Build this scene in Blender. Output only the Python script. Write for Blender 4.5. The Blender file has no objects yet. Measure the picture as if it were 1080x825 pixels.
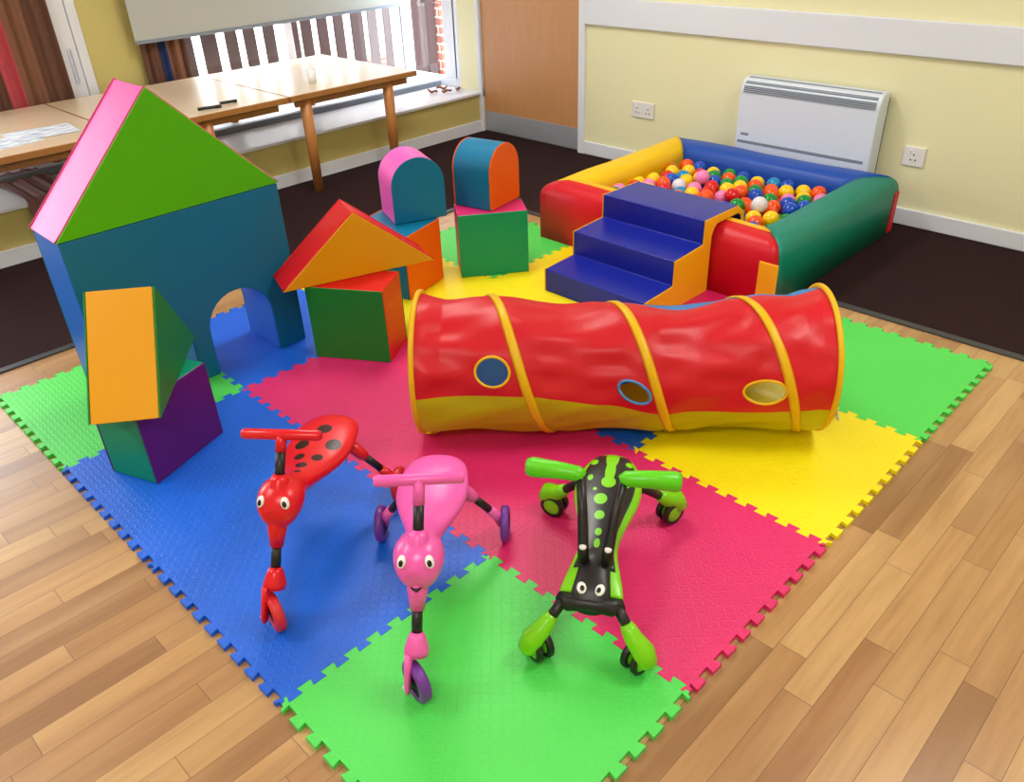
import bpy, bmesh, math, random
from mathutils import Vector, Matrix
from mathutils.geometry import tessellate_polygon
random.seed(7)
PI = math.pi
C = bpy.context.scene.collection
S = bpy.context.scene
T = 0.62                      # one mat tile
XW = -4.62                    # upper window wall plane
XL = -3.80                    # face of the boxed ledge
YW = 3.65                     # heater wall plane

# ------------------------------------------------------------------ materials
def lin(c):
    return tuple(((v/255)/12.92 if v/255 <= .04045 else ((v/255+.055)/1.055)**2.4) for v in c) + (1,)
class NT:
    def __init__(s, name):
        s.m = bpy.data.materials.new(name); s.m.use_nodes = True
        s.t = s.m.node_tree; s.p = s.t.nodes['Principled BSDF']; s.out = s.t.nodes['Material Output']
    def n(s, typ, **kw):
        nd = s.t.nodes.new(typ)
        for k, v in kw.items(): setattr(nd, k, v)
        return nd
    def l(s, a, b): s.t.links.new(a, b)
    def math(s, op, a, b=None, c=None, clamp=False):
        nd = s.n('ShaderNodeMath', operation=op); nd.use_clamp = clamp
        for i, v in enumerate((a, b, c)):
            if v is None: continue
            if isinstance(v, (int, float)): nd.inputs[i].default_value = v
            else: s.l(v, nd.inputs[i])
        return nd.outputs[0]
    def coord(s, kind='Object'):
        return s.n('ShaderNodeTexCoord').outputs[kind]
    def sep(s, v):
        nd = s.n('ShaderNodeSeparateXYZ'); s.l(v, nd.inputs[0]); return nd.outputs
    def comb(s, x, y, z=0):
        nd = s.n('ShaderNodeCombineXYZ')
        for i, v in enumerate((x, y, z)):
            if isinstance(v, (int, float)): nd.inputs[i].default_value = v
            else: s.l(v, nd.inputs[i])
        return nd.outputs[0]
    def mix(s, fac, a, b):
        nd = s.n('ShaderNodeMix', data_type='RGBA')
        if isinstance(fac, (int, float)): nd.inputs[0].default_value = fac
        else: s.l(fac, nd.inputs[0])
        for i, v in ((6, a), (7, b)):
            if isinstance(v, tuple): nd.inputs[i].default_value = v
            else: s.l(v, nd.inputs[i])
        return nd.outputs[2]
    def noise(s, vec, scale, detail=2, rough=.5):
        nd = s.n('ShaderNodeTexNoise'); nd.inputs['Scale'].default_value = scale
        nd.inputs['Detail'].default_value = detail; nd.inputs['Roughness'].default_value = rough
        if vec is not None: s.l(vec, nd.inputs['Vector'])
        return nd.outputs
    def white(s, vec):
        nd = s.n('ShaderNodeTexWhiteNoise'); s.l(vec, nd.inputs['Vector']); return nd.outputs['Value']
    def ramp(s, fac, stops):
        nd = s.n('ShaderNodeValToRGB'); e = nd.color_ramp.elements
        while len(e) < len(stops): e.new(.5)
        for el, (p, c) in zip(e, stops): el.position = p; el.color = c
        s.l(fac, nd.inputs[0]); return nd.outputs[0]
    def bump(s, h, strength=.3, dist=.002):
        nd = s.n('ShaderNodeBump'); nd.inputs['Strength'].default_value = strength
        nd.inputs['Distance'].default_value = dist; s.l(h, nd.inputs['Height'])
        s.l(nd.outputs[0], s.p.inputs['Normal'])
    def set(s, col=None, rough=.5, spec=.5, metal=0, coat=0, coat_rough=.1):
        if col is not None: s.p.inputs['Base Color'].default_value = lin(col)
        s.p.inputs['Roughness'].default_value = rough
        s.p.inputs['Specular IOR Level'].default_value = spec
        s.p.inputs['Metallic'].default_value = metal
        s.p.inputs['Coat Weight'].default_value = coat; s.p.inputs['Coat Roughness'].default_value = coat_rough
        return s

def plain(name, col, rough=.5, **kw):
    return NT(name).set(col, rough, **kw).m
def vinyl(name, col, rough=.42):
    n = NT(name).set(col, rough, spec=.35)
    c = n.coord()
    a = n.noise(c, 9, 3)[0]; b = n.noise(c, 260, 1)[0]
    n.bump(n.math('MULTIPLY_ADD', b, .06, a), .35, .006)
    return n.m
def nylon(name, col):
    n = NT(name).set(col, .38, spec=.5)
    c = n.coord(); a = n.noise(c, 14, 4, .6)[0]
    n.bump(a, .4, .006)
    tr = n.n('ShaderNodeBsdfTranslucent'); tr.inputs[0].default_value = lin(col)
    mx = n.n('ShaderNodeMixShader'); mx.inputs[0].default_value = .28
    n.l(n.p.outputs[0], mx.inputs[1]); n.l(tr.outputs[0], mx.inputs[2]); n.l(mx.outputs[0], n.out.inputs[0])
    return n.m
def foam_mat(name, col):
    n = NT(name).set(col, .46, spec=.6)
    x, y, z = n.sep(n.coord())
    N = 1/.0165
    gx = n.math('MULTIPLY', x, N); gy = n.math('MULTIPLY', y, N)
    par = n.math('MODULO', n.math('ABSOLUTE', n.math('ADD', n.math('FLOOR', gx), n.math('FLOOR', gy))), 2)
    fx = n.math('SUBTRACT', n.math('FRACT', gx), .5); fy = n.math('SUBTRACT', n.math('FRACT', gy), .5)
    sg = n.math('MULTIPLY_ADD', par, 2, -1)
    a = n.math('ADD', fx, n.math('MULTIPLY', fy, sg)); b = n.math('SUBTRACT', fx, n.math('MULTIPLY', fy, sg))
    d = n.math('ADD', n.math('POWER', n.math('MULTIPLY', a, 1.25), 2), n.math('POWER', n.math('MULTIPLY', b, 3.6), 2))
    h = n.math('SUBTRACT', 1, d, clamp=True)
    n.bump(h, .5, .0014)
    return n.m
def spotted(name, base, spots, spotcol=(40, 12, 14), rough=.3, extra=None):
    """spots: (x, y, rx, ry) ellipses in the object's own plan."""
    n = NT(name).set(base, rough, spec=.5)
    x, y, z = n.sep(n.coord()); f = None
    for (sx, sy, rx, ry) in spots:
        d = n.math('ADD', n.math('POWER', n.math('DIVIDE', n.math('SUBTRACT', x, sx), rx), 2),
                   n.math('POWER', n.math('DIVIDE', n.math('SUBTRACT', y, sy), ry), 2))
        k = n.math('LESS_THAN', d, 1)
        f = k if f is None else n.math('MAXIMUM', f, k)
    top = n.math('GREATER_THAN', z, .235)
    if extra: top = n.math('GREATER_THAN', z, extra)
    f = n.math('MULTIPLY', f, top)
    n.l(n.mix(f, lin(base), lin(spotcol)), n.p.inputs['Base Color'])
    return n.m
def wood_floor():
    n = NT('oak_floor').set(None, .32, spec=.75)
    x, y, z = n.sep(n.coord())
    W, L = .068, .52
    row = n.math('FLOOR', n.math('DIVIDE', x, W))
    off = n.math('MULTIPLY', n.white(n.comb(row, 3.1)), 7.3)
    yy = n.math('ADD', n.math('DIVIDE', y, L), off)
    idx = n.math('FLOOR', yy)
    rnd = n.white(n.comb(row, idx, 1.7))
    rnd2 = n.white(n.comb(row, idx, 9.7))
    base = n.ramp(rnd, [(0, lin((142, 100, 60))), (.25, lin((166, 122, 76))), (.55, lin((184, 141, 90))), (.8, lin((196, 156, 102))), (1, lin((158, 110, 66)))])
    gv = n.comb(n.math('MULTIPLY', x, 26), n.math('MULTIPLY_ADD', y, 1.6, n.math('MULTIPLY', rnd2, 40)), rnd)
    g = n.noise(gv, 2.2, 5, .6)[0]
    g2 = n.noise(n.comb(n.math('MULTIPLY', x, 7), n.math('MULTIPLY_ADD', y, .9, n.math('MULTIPLY', rnd2, 90))), 1.6, 3)[0]
    c = n.mix(n.math('MULTIPLY_ADD', g, 2.2, -.75, clamp=True), base, n.mix(.5, base, lin((120, 78, 42))))
    c = n.mix(n.math('MULTIPLY_ADD', g2, 2.4, -.95, clamp=True), c, n.mix(.35, base, lin((222, 184, 130))))
    fx = n.math('FRACT', n.math('DIVIDE', x, W)); fy = n.math('FRACT', yy)
    ex = n.math('MINIMUM', fx, n.math('SUBTRACT', 1, fx)); ey = n.math('MINIMUM', fy, n.math('SUBTRACT', 1, fy))
    seam = n.math('MAXIMUM', n.math('LESS_THAN', ex, .014), n.math('LESS_THAN', ey, .0022))
    c = n.mix(n.math('MULTIPLY', seam, .6), c, lin((82, 52, 28)))
    n.l(c, n.p.inputs['Base Color'])
    n.bump(n.math('SUBTRACT', n.math('MULTIPLY', g, .15), seam), .25, .001)
    return n.m
def carpet_mat():
    n = NT('dark_carpet').set(None, .95, spec=.1)
    c = n.coord(); a = n.noise(c, 420, 2)[0]
    n.l(n.mix(a, lin((30, 17, 20)), lin((58, 38, 40))), n.p.inputs['Base Color'])
    n.bump(a, .6, .004); return n.m
def paint(name, col, rough=.6):
    n = NT(name).set(col, rough, spec=.3)
    n.bump(n.noise(n.coord(), 90, 3)[0], .08, .002); return n.m
def beech(name, a=(196, 146, 92), b=(166, 112, 62), rough=.3, axis=0):
    n = NT(name).set(None, rough, spec=.5)
    x, y, z = n.sep(n.coord())
    v = n.comb(n.math('MULTIPLY', x, 3 if axis == 0 else 30), n.math('MULTIPLY', y, 30 if axis == 0 else 3), n.math('MULTIPLY', z, 4))
    g = n.noise(v, 1.4, 4, .6)[0]
    n.l(n.mix(g, lin(a), lin(b)), n.p.inputs['Base Color']); return n.m
def stripes(name, cols, period, rough=.85):
    """curtain cloth: stripes along the object's own y, cols = [(position, colour)...]"""
    n = NT(name).set(None, rough, spec=.2)
    x, y, z = n.sep(n.coord())
    f = n.math('FRACT', n.math('DIVIDE', y, period))
    nd = n.n('ShaderNodeValToRGB'); nd.color_ramp.interpolation = 'CONSTANT'
    e = nd.color_ramp.elements
    while len(e) < len(cols): e.new(.5)
    for el, (p, c) in zip(e, cols): el.position = p; el.color = lin(c)
    n.l(f, nd.inputs[0])
    w = n.noise(n.comb(n.math('MULTIPLY', x, 4), n.math('MULTIPLY', y, 60), n.math('MULTIPLY', z, 9)), 3, 3)[0]
    n.l(n.mix(n.math('MULTIPLY', w, .35), nd.outputs[0], lin((70, 48, 40))), n.p.inputs['Base Color'])
    n.bump(w, .2, .002); return n.m
def brick_mat():
    n = NT('red_brick').set(None, .85, spec=.2)
    b = n.n('ShaderNodeTexBrick'); x, y, z = n.sep(n.coord())
    n.l(n.comb(n.math('ADD', x, y), z), b.inputs['Vector'])
    b.inputs['Color1'].default_value = lin((168, 84, 70)); b.inputs['Color2'].default_value = lin((140, 66, 56)); b.inputs['Mortar'].default_value = lin((205, 180, 165))
    b.inputs['Scale'].default_value = 1; b.inputs['Brick Width'].default_value = .2; b.inputs['Row Height'].default_value = .07; b.inputs['Mortar Size'].default_value = .008
    n.l(b.outputs['Color'], n.p.inputs['Base Color']); return n.m
def glass_mat():
    m = bpy.data.materials.new('window_glass'); m.use_nodes = True; t = m.node_tree
    for x in list(t.nodes):
        if x.type != 'OUTPUT_MATERIAL': t.nodes.remove(x)
    o = t.nodes['Material Output']
    tr = t.nodes.new('ShaderNodeBsdfTransparent'); gl = t.nodes.new('ShaderNodeBsdfGlossy'); gl.inputs['Roughness'].default_value = .02
    mx = t.nodes.new('ShaderNodeMixShader'); mx.inputs[0].default_value = .025; t.links.new(tr.outputs[0], mx.inputs[1]); t.links.new(gl.outputs[0], mx.inputs[2])
    t.links.new(mx.outputs[0], o.inputs[0]); return m

def coated(m, c=.7, r=.3):
    p_ = m.node_tree.nodes['Principled BSDF']; p_.inputs['Coat Weight'].default_value = c; p_.inputs['Coat Roughness'].default_value = r; return m
M = dict(
    floor=wood_floor(), carpet=carpet_mat(), strip=plain('edging_strip', (58, 62, 68), .4, metal=.3),
    wall=paint('cream_wall', (236, 232, 192)), wall2=paint('ochre_wall', (200, 187, 118)), white=paint('white_gloss', (226, 230, 242), .35),
    ceil=paint('ceiling_white', (240, 240, 238)), glass=glass_mat(),
    door=beech('door_veneer', (206, 152, 104), (190, 132, 84), .35, 1), steel=plain('brushed_steel', (178, 184, 200), .42, metal=.45),
    upvc=plain('white_upvc', (226, 230, 240), .3), blind=plain('blind_cloth', (176, 180, 178), .8),
    table=beech('table_laminate', (230, 210, 182), (222, 196, 162), .34), tedge=beech('table_edge', (176, 120, 62), (150, 98, 48), .35), tleg=beech('table_leg_wood', (196, 132, 70), (172, 108, 52), .4),
    fence=plain('dark_fence', (46, 22, 24), .8), brick=brick_mat(), pave=plain('pavement', (214, 210, 206), .9),
    plastic=plain('white_plastic', (232, 230, 232), .35), slit=plain('dark_gap', (36, 36, 40), .7), grille=plain('grey_grille', (126, 136, 152), .5), heater=plain('heater_enamel', (216, 226, 242), .35),
    mgreen=foam_mat('mat_green', (76, 214, 84)), mblue=foam_mat('mat_blue', (0, 96, 222)), mpink=foam_mat('mat_pink', (220, 34, 108)), myellow=foam_mat('mat_yellow', (246, 228, 0)),
    teal=vinyl('vinyl_teal', (0, 112, 154)), blue=vinyl('vinyl_blue', (24, 104, 214)), lime=vinyl('vinyl_lime', (84, 190, 0)), pink=vinyl('vinyl_pink', (232, 90, 178)),
    red=vinyl('vinyl_red', (208, 16, 20)), green=vinyl('vinyl_green', (24, 124, 40)), orange=vinyl('vinyl_amber', (224, 156, 0)), dorange=vinyl('vinyl_orange', (240, 98, 0)),
    sea=vinyl('vinyl_sea_green', (0, 144, 112)), purple=vinyl('vinyl_purple', (92, 22, 116)), emerald=vinyl('vinyl_emerald', (0, 146, 94)), mag=vinyl('vinyl_magenta', (206, 40, 110)),
    navy=vinyl('vinyl_navy', (20, 34, 150), .34), royal=vinyl('vinyl_royal', (24, 76, 176)), pyellow=vinyl('vinyl_yellow', (242, 196, 0)), pgreen=vinyl('vinyl_bottle_green', (0, 130, 112)), pred=vinyl('vinyl_crimson', (206, 12, 36)), strap=vinyl('strap_amber', (246, 178, 20)),
    nred=nylon('nylon_red', (226, 22, 42)), nyel=nylon('nylon_yellow', (206, 196, 6)), nblue=nylon('nylon_blue', (60, 140, 220)), band=nylon('band_yellow', (250, 206, 20)), rimblue=plain('rim_blue', (70, 140, 210), .5),
    sred=plain('scooter_red', (222, 14, 34), .28), spink=plain('scooter_pink', (240, 96, 186), .28), black=plain('black_plastic', (20, 20, 24), .4), purpletyre=plain('tyre_purple', (112, 50, 156), .4), redtyre=plain('tyre_red', (214, 40, 50), .4),
    eyew=plain('eye_white', (244, 244, 246), .3), eyeb=plain('eye_black', (14, 14, 20), .25), glime=plain('scooter_lime', (124, 212, 14), .3), grip=plain('grip_lime', (92, 206, 20), .35),
    paper=plain('printed_paper', (214, 222, 236), .6), pen=plain('pen_black', (24, 24, 28), .4), cup=plain('cup_frosted', (236, 240, 244), .2), leaf=plain('dry_leaf', (140, 84, 50), .8),
)

# ------------------------------------------------------------------ object helpers
def obj(name, bm, m, parent=None, smooth=True, bevel=0, seg=3, wn=True, angle=32):
    me = bpy.data.meshes.new(name); bmesh.ops.recalc_face_normals(bm, faces=bm.faces)
    bm.to_mesh(me); bm.free()
    for x in (m if isinstance(m, (list, tuple)) else [m]): me.materials.append(x)
    o = bpy.data.objects.new(name, me); C.objects.link(o)
    if parent: o.parent = parent
    if smooth:
        for p in me.polygons: p.use_smooth = True
    if bevel:
        b = o.modifiers.new('bevel', 'BEVEL'); b.width = bevel; b.segments = seg; b.limit_method = 'ANGLE'; b.angle_limit = math.radians(angle)
        w = o.modifiers.new('wn', 'WEIGHTED_NORMAL'); w.keep_sharp = True
    elif not smooth: pass
    return o
def tag(o, label=None, cat=None, group=None, kind=None):
    if label: o['label'] = label
    if cat: o['category'] = cat
    if group: o['group'] = group
    if kind: o['kind'] = kind
    return o
def thing(name, label, cat, loc=(0, 0, 0), rz=0, group=None):
    o = bpy.data.objects.new(name, None); C.objects.link(o); o.empty_display_size = .05
    o.location = loc; o.rotation_euler = (0, 0, rz)
    return tag(o, label, cat, group)
def new(): return bmesh.new()
def box(bm, x0, x1, y0, y1, z0, z1):
    v = [bm.verts.new(p) for p in ((x0, y0, z0), (x1, y0, z0), (x1, y1, z0), (x0, y1, z0), (x0, y0, z1), (x1, y0, z1), (x1, y1, z1), (x0, y1, z1))]
    for f in ((0, 3, 2, 1), (4, 5, 6, 7), (0, 1, 5, 4), (1, 2, 6, 5), (2, 3, 7, 6), (3, 0, 4, 7)): bm.faces.new([v[i] for i in f])
    return bm
def bx(*a): return box(new(), *a)
def struct(name, bm, m, parent=None, bevel=0, smooth=False):
    o = obj(name, bm, m, parent, smooth=bool(bevel), bevel=bevel)
    if not parent: o['kind'] = 'structure'
    return o
def prism_y(bm, outline, y0, y1):
    """outline of (x, z) points extruded along y"""
    a = [bm.verts.new((p[0], y0, p[1])) for p in outline]; b = [bm.verts.new((p[0], y1, p[1])) for p in outline]
    n = len(outline); bm.faces.new(a); bm.faces.new(b[::-1])
    for i in range(n): bm.faces.new((a[i], a[(i+1) % n], b[(i+1) % n], b[i]))
    return bm
def sweep(bm, pts, rad, n=12, closed=False, up=None, sx=1, sz=1):
    """tube along pts; rad a number or list; sx, sz flatten the section"""
    P = [Vector(p) for p in pts]; k = len(P); rings = []; prev = None
    for i, p in enumerate(P):
        if closed: t = (P[(i+1) % k] - P[i-1]).normalized()
        else: t = (P[min(i+1, k-1)] - P[max(i-1, 0)]).normalized()
        if up is not None: ref = Vector(up(i) if callable(up) else up)
        elif prev is None: ref = Vector((0, 0, 1)) if abs(t.z) < .9 else Vector((1, 0, 0))
        else: ref = prev
        u = (ref - t*ref.dot(t)).normalized(); prev = u; w = t.cross(u)
        r = rad[i] if isinstance(rad, (list, tuple)) else rad
        rings.append([bm.verts.new(p + u*(math.cos(a)*r*sz) + w*(math.sin(a)*r*sx)) for a in [2*PI*j/n for j in range(n)]])
    for i in range(k if closed else k-1):
        A, B = rings[i], rings[(i+1) % k]
        for j in range(n): bm.faces.new((A[j], A[(j+1) % n], B[(j+1) % n], B[j]))
    if not closed: bm.faces.new(rings[0][::-1]); bm.faces.new(rings[-1])
    return bm
def tube(*a, **k): return sweep(new(), *a, **k)
def lathe(bm, prof, n=32, mat=None):
    """prof of (radius, height) about z, moved by mat"""
    rings = []
    for r, h in prof:
        if r < 1e-6: rings.append([bm.verts.new((0, 0, h))])
        else: rings.append([bm.verts.new((r*math.cos(2*PI*j/n), r*math.sin(2*PI*j/n), h)) for j in range(n)])
    for A, B in zip(rings, rings[1:]):
        for j in range(n):
            q = [A[j % len(A)], A[(j+1) % len(A)], B[(j+1) % len(B)], B[j % len(B)]]; u = []
            for v in q:
                if v not in u: u.append(v)
            if len(u) > 2: bm.faces.new(u)
    if mat is not None: bmesh.ops.transform(bm, matrix=mat, verts=[v for r in rings for v in r])
    return bm
def ball_bm(r, u=20, v=12, scale=(1, 1, 1), loc=(0, 0, 0), rot=None):
    bm = new(); bmesh.ops.create_uvsphere(bm, u_segments=u, v_segments=v, radius=r)
    m = Matrix.Translation(loc) @ (rot or Matrix()) @ Matrix.Diagonal((*scale, 1)); bmesh.ops.transform(bm, matrix=m, verts=bm.verts); return bm
def interp(tab, x):
    if x <= tab[0][0]: return tab[0][1]
    for (a, va), (b, vb) in zip(tab, tab[1:]):
        if x <= b:
            t = (x-a)/(b-a); t = t*t*(3-2*t); return va + (vb-va)*t
    return tab[-1][1]
def catmull(tab, m=6):
    out = []
    for i in range(len(tab)-1):
        p0 = tab[max(i-1, 0)]; p1 = tab[i]; p2 = tab[i+1]; p3 = tab[min(i+2, len(tab)-1)]
        for k in range(m):
            t = k/m
            out.append(tuple(.5*((2*b)+(-a+c)*t+(2*a-5*b+4*c-d)*t*t+(-a+3*b-3*c+d)*t**3) for a, b, c, d in zip(p0, p1, p2, p3)))
    out.append(tuple(tab[-1])); return out

# ------------------------------------------------------------------ the room
X0, X1, Y0, Z1 = XL, 2.6, -3.2, 2.6
struct('floor', bx(-2.71, X1, Y0, 2.62, -.02, 0), M['floor'])
bm = new(); box(bm, XL, -2.71, Y0, YW, -.02, .004); box(bm, -2.71, X1, 2.62, YW, -.02, .004)
o = struct('floor', bm, M['carpet'])
# edging strip between carpet and wood, mitred L
bm = new(); w = .036
for (a, b) in (((-2.71-.004, Y0), (-2.71+w, Y0)),): pass
vs = [(-2.714, Y0), (-2.714+w, Y0), (-2.714+w, 2.624-w), (X1, 2.624-w), (X1, 2.624), (-2.714, 2.624)]
lo = [bm.verts.new((x, y, 0)) for x, y in vs]; hi = [bm.verts.new((x, y, .007)) for x, y in vs]
bm.faces.new(lo); bm.faces.new(hi)
for i in range(6): bm.faces.new((lo[i], lo[(i+1) % 6], hi[(i+1) % 6], hi[i]))
struct('trim_1', bm, M['strip'], bevel=.003)
# boxed ledge under the windows
LZ = .272
struct('wall_left', bx(XW-.12, XL, Y0, YW, 0, LZ-.018), M['wall2'])
struct('trim_2', bx(XW-.02, XL+.02, Y0, YW, LZ-.018, LZ), M['white'], bevel=.004)
struct('trim_8', bx(-4.235, -4.19, -1.2, YW-.02, LZ, LZ+.035), M['grille'], bevel=.004)
struct('baseboard_left', bx(XL, XL+.016, Y0, YW, 0, .08), M['white'], bevel=.004)
# upper window wall: pillar between windows and the head above
w2y0, w2y1 = 1.69, YW
struct('wall_left', bx(XW-.12, XW, 1.395, w2y0, LZ, Z1), M['wall2'])
struct('wall_left', bx(XW-.12, XW, Y0, -1.2, LZ, Z1), M['wall2'])
struct('wall_left', bx(XW-.12, XW, -1.2, 1.395, 1.75, Z1), M['wall2'])
struct('wall_left', bx(XW-.12, XW, w2y0, YW, 1.75, Z1), M['wall2'])
# return wall of the window bay (right end of the ledge) with its own side light
struct('wall_back', bx(-3.995, XL, YW, YW+.12, LZ, Z1), M['wall'])
struct('wall_back', bx(XW-.12, -3.995, YW, YW+.12, 1.75, Z1), M['wall'])
struct('wall_back', bx(XW-.12, XL, YW, YW+.12, 0, LZ), M['wall'])
def window(n, pts, axis, at, mull=(), z0=LZ, z1=1.75, fr=.055, dp=.06):
    """frame made of members, with one pane; axis 'y': runs along y at x=at; 'x': along x at y=at"""
    a0, a1 = pts; bm = new()
    def mem(u0, u1, z0, z1):
        if axis == 'y': box(bm, at-dp, at, u0, u1, z0, z1)
        else: box(bm, u0, u1, at, at+dp, z0, z1)
    mem(a0, a0+fr, z0, z1); mem(a1-fr, a1, z0, z1); mem(a0+fr, a1-fr, z0, z0+fr); mem(a0+fr, a1-fr, z1-fr, z1)
    for c, w_ in mull: mem(c-w_/2, c+w_/2, z0+fr, z1-fr)
    root = bpy.data.objects.new('window_%d' % n, None); C.objects.link(root); root['kind'] = 'structure'
    obj('window_frame', bm, M['upvc'], root, bevel=.006)
    if axis == 'y': g = bx(at-dp*.6, at-dp*.6+.004, a0+fr, a1-fr, z0+fr, z1-fr)
    else: g = bx(a0+fr, a1-fr, at+dp*.5, at+dp*.5+.004, z0+fr, z1-fr)
    obj('window_pane', g, M['glass'], root, smooth=False)
    return root
w1 = window(1, (-1.2, 1.395), 'y', XW, mull=((1.29, .09), (.2, .07)))
obj('window_handle', bx(XW, XW+.02, 1.285, 1.300, .62, .80), M['steel'], w1, bevel=.004)
window(2, (w2y0, YW-.0), 'y', XW, mull=((2.70, .06),))
window(3, (XW+.0, -3.995), 'x', YW, mull=((-4.09, .13),))
# heater wall, door, dado, skirting
dx0, dx1 = -3.765, -2.888
struct('wall_back', bx(-2.85, X1, YW, YW+.12, 0, Z1), M['wall'])
struct('wall_back', bx(XL, -2.85, YW, YW+.12, 2.05, Z1), M['wall'])
struct('trim_3', bx(dx1, dx1+.05, YW-.018, YW+.03, 0, 2.08), M['white'], bevel=.006)
struct('trim_4', bx(XL, dx0, YW-.018, YW+.03, .004, 2.08), M['white'], bevel=.006)
struct('trim_5', bx(dx0, dx1, YW-.018, YW+.03, 2.02, 2.08), M['white'], bevel=.006)
struct('trim_7', bx(XL, -2.838, YW-.0, YW+.12, 0, .012), M['strip'])  # threshold strip added to close the daylight gap under the door
struct('wall_back', bx(XL, -2.85, YW+.12, YW+.14, 0, 2.1), M['wall'])  # unseen backing added behind the door to block daylight leaking in
root = bpy.data.objects.new('door_1', None); C.objects.link(root); root['kind'] = 'structure'
obj('door_leaf', bx(dx0+.004, dx1-.004, YW+.002, YW+.046, .012, 2.02), M['door'], root, bevel=.003)
obj('kick_plate', bx(dx0+.02, dx1-.01, YW-.002, YW+.002, .016, .150), M['steel'], root, bevel=.0008)
obj('door_hinge', tube([(dx0+.003, YW-.004, .25), (dx0+.003, YW-.004, .34)], .007), M['steel'], root)
struct('trim_6', bx(-2.838, X1, YW-.022, YW, .775, .925), M['white'], bevel=.006)
struct('baseboard_back', bx(-2.838, X1, YW-.018, YW, .004, .085), M['white'], bevel=.005)
# the rest of the room, behind the camera
struct('wall_right', bx(X1, X1+.12, Y0, YW, 0, Z1), M['wall'])
struct('wall_front', bx(XW-.12, X1, Y0-.12, Y0, 0, Z1), M['wall'])
struct('ceiling', bx(XW-.12, X1+.12, Y0-.12, YW+.12, Z1, Z1+.1), M['ceil'])

# ------------------------------------------------------------------ outside
FX = -5.25
tag(struct('pavement', bx(-12, XW-.14, -6, 12, -.32, -.3), M['pave']), kind='structure')
bys = [1.66, 1.80, 1.95] + [2.26, 2.43, 2.60, 2.745, 2.905, 3.095, 3.225, 3.37, 3.52, 3.695, 3.845, 4.0, 4.17, 4.30, 4.455]
fr_ = thing('slatted_fence', 'dark brown vertical slatted fence seen outside through the windows', 'fence', (FX, 1.5, -.3))
for k in range(26):
    y = (bys[0] - .155*(26-18-k)) if k < 8 else bys[k-8]
    wd = .092 if k % 4 else .115
    if y < -.6: continue
    bm = bx(0, .02, y-wd/2-1.5, y+wd/2-1.5, .15, 1.75)
    obj('slat', bm, M['fence'], fr_, bevel=.004)
for z in (.38, 1.5): obj('rail', bx(-.04, 0, -2.1, 3.03, z, z+.09), M['fence'], fr_, bevel=.004)
for y in (-1.8, .3, 2.93): obj('post', bx(-.10, -.0, y, y+.09, 0, 1.8), M['fence'], fr_, bevel=.005)
tag(obj('brick_pier', bx(FX-.25, FX+.05, 4.53, 4.85, -.3, 2.2), M['brick'], smooth=False), 'red brick pier outside the window beside the end of the slatted fence', 'brick pier')
tag(obj('garden_wall', bx(-7.2, -7, 5.05, 6.6, -.3, -.03), M['brick'], smooth=False), 'low red brick garden wall far outside behind the slatted fence', 'wall')

# ------------------------------------------------------------------ blind, curtains, ledge things
bl = thing('roller_blind', 'pale grey roller blind pulled part way down the right-hand window', 'blind', (XW+.105, 2.615, 1.74))
hw = .985
obj('blind_cloth', bx(-.002, .002, -hw, hw, .80-1.74, 0), M['blind'], bl, smooth=False)
obj('bottom_bar', bx(-.008, .008, -hw, hw, .785-1.74, .805-1.74), M['grille'], bl, bevel=.004)
obj('roller', tube([(0, -hw, 0), (0, hw, 0)], .02, n=20), M['upvc'], bl)

def curtain(name, label, y0, y1, path, mat, amp=.028, folds=6, loc=(0, 0, 0), spread=1.0):
    """cloth hung along path [(x,z)...] with folds across y, 4 mm thick"""
    bm = new(); P = catmull(path, 10); ny = 110; rows = []
    for i, (x, z) in enumerate(P):
        a = P[max(i-1, 0)]; b = P[min(i+1, len(P)-1)]
        t = Vector((b[0]-a[0], b[1]-a[1])).normalized(); nx, nz = -t[1], t[0]
        row = []
        for j in range(ny+1):
            f = j/ny
            am = amp*(1 if z > .55 else (.45 if z < .35 else .45+.55*(z-.35)/.2))
            d = am*(math.sin(f*folds*2*PI + .6*math.sin(i*.07)) + .35*math.sin(f*folds*4.7*PI+1+i*.03))
            d = d + am*1.35
            sp = 1 + (spread-1)*i/len(P)
            row.append(bm.verts.new((x+nx*d, y0+(y1-y0)*(.5+(f-.5)*sp), z+nz*d)))
        rows.append(row)
    for a, b in zip(rows, rows[1:]):
        for j in range(ny): bm.faces.new((a[j], a[j+1], b[j+1], b[j]))
    o = obj(name, bm, mat, None); o.location = loc
    s = o.modifiers.new('solid', 'SOLIDIFY'); s.thickness = .004
    return tag(o, label, 'curtain')
BR, BR2, RD, BL = (134, 92, 72), (108, 74, 62), (196, 78, 92), (34, 58, 108)
cm1 = stripes('curtain_brown_pink', [(0, BR2), (.12, BR), (.3, BR2), (.51, RD), (.645, BR), (.85, BR2)], .6)
cm2 = stripes('curtain_brown_blue', [(0, BR2), (.14, BL), (.30, BR), (.62, BR2)], .25)
curtain('curtain', 'brown curtain with a pink stripe hanging at the left window', .50, 1.235, [(XW+.02, 1.8), (XW+.02, 1.0), (XW+.02, .5), (XW+.02, .285)], cm1, amp=.014, folds=9)
curtain('curtain', 'brown curtain with a navy stripe gathered beside the yellow pillar', 1.672, 1.95, [(XW+.02, 1.8), (XW+.02, .9), (XW+.02, .285)], cm2, amp=.014, folds=4)

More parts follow.
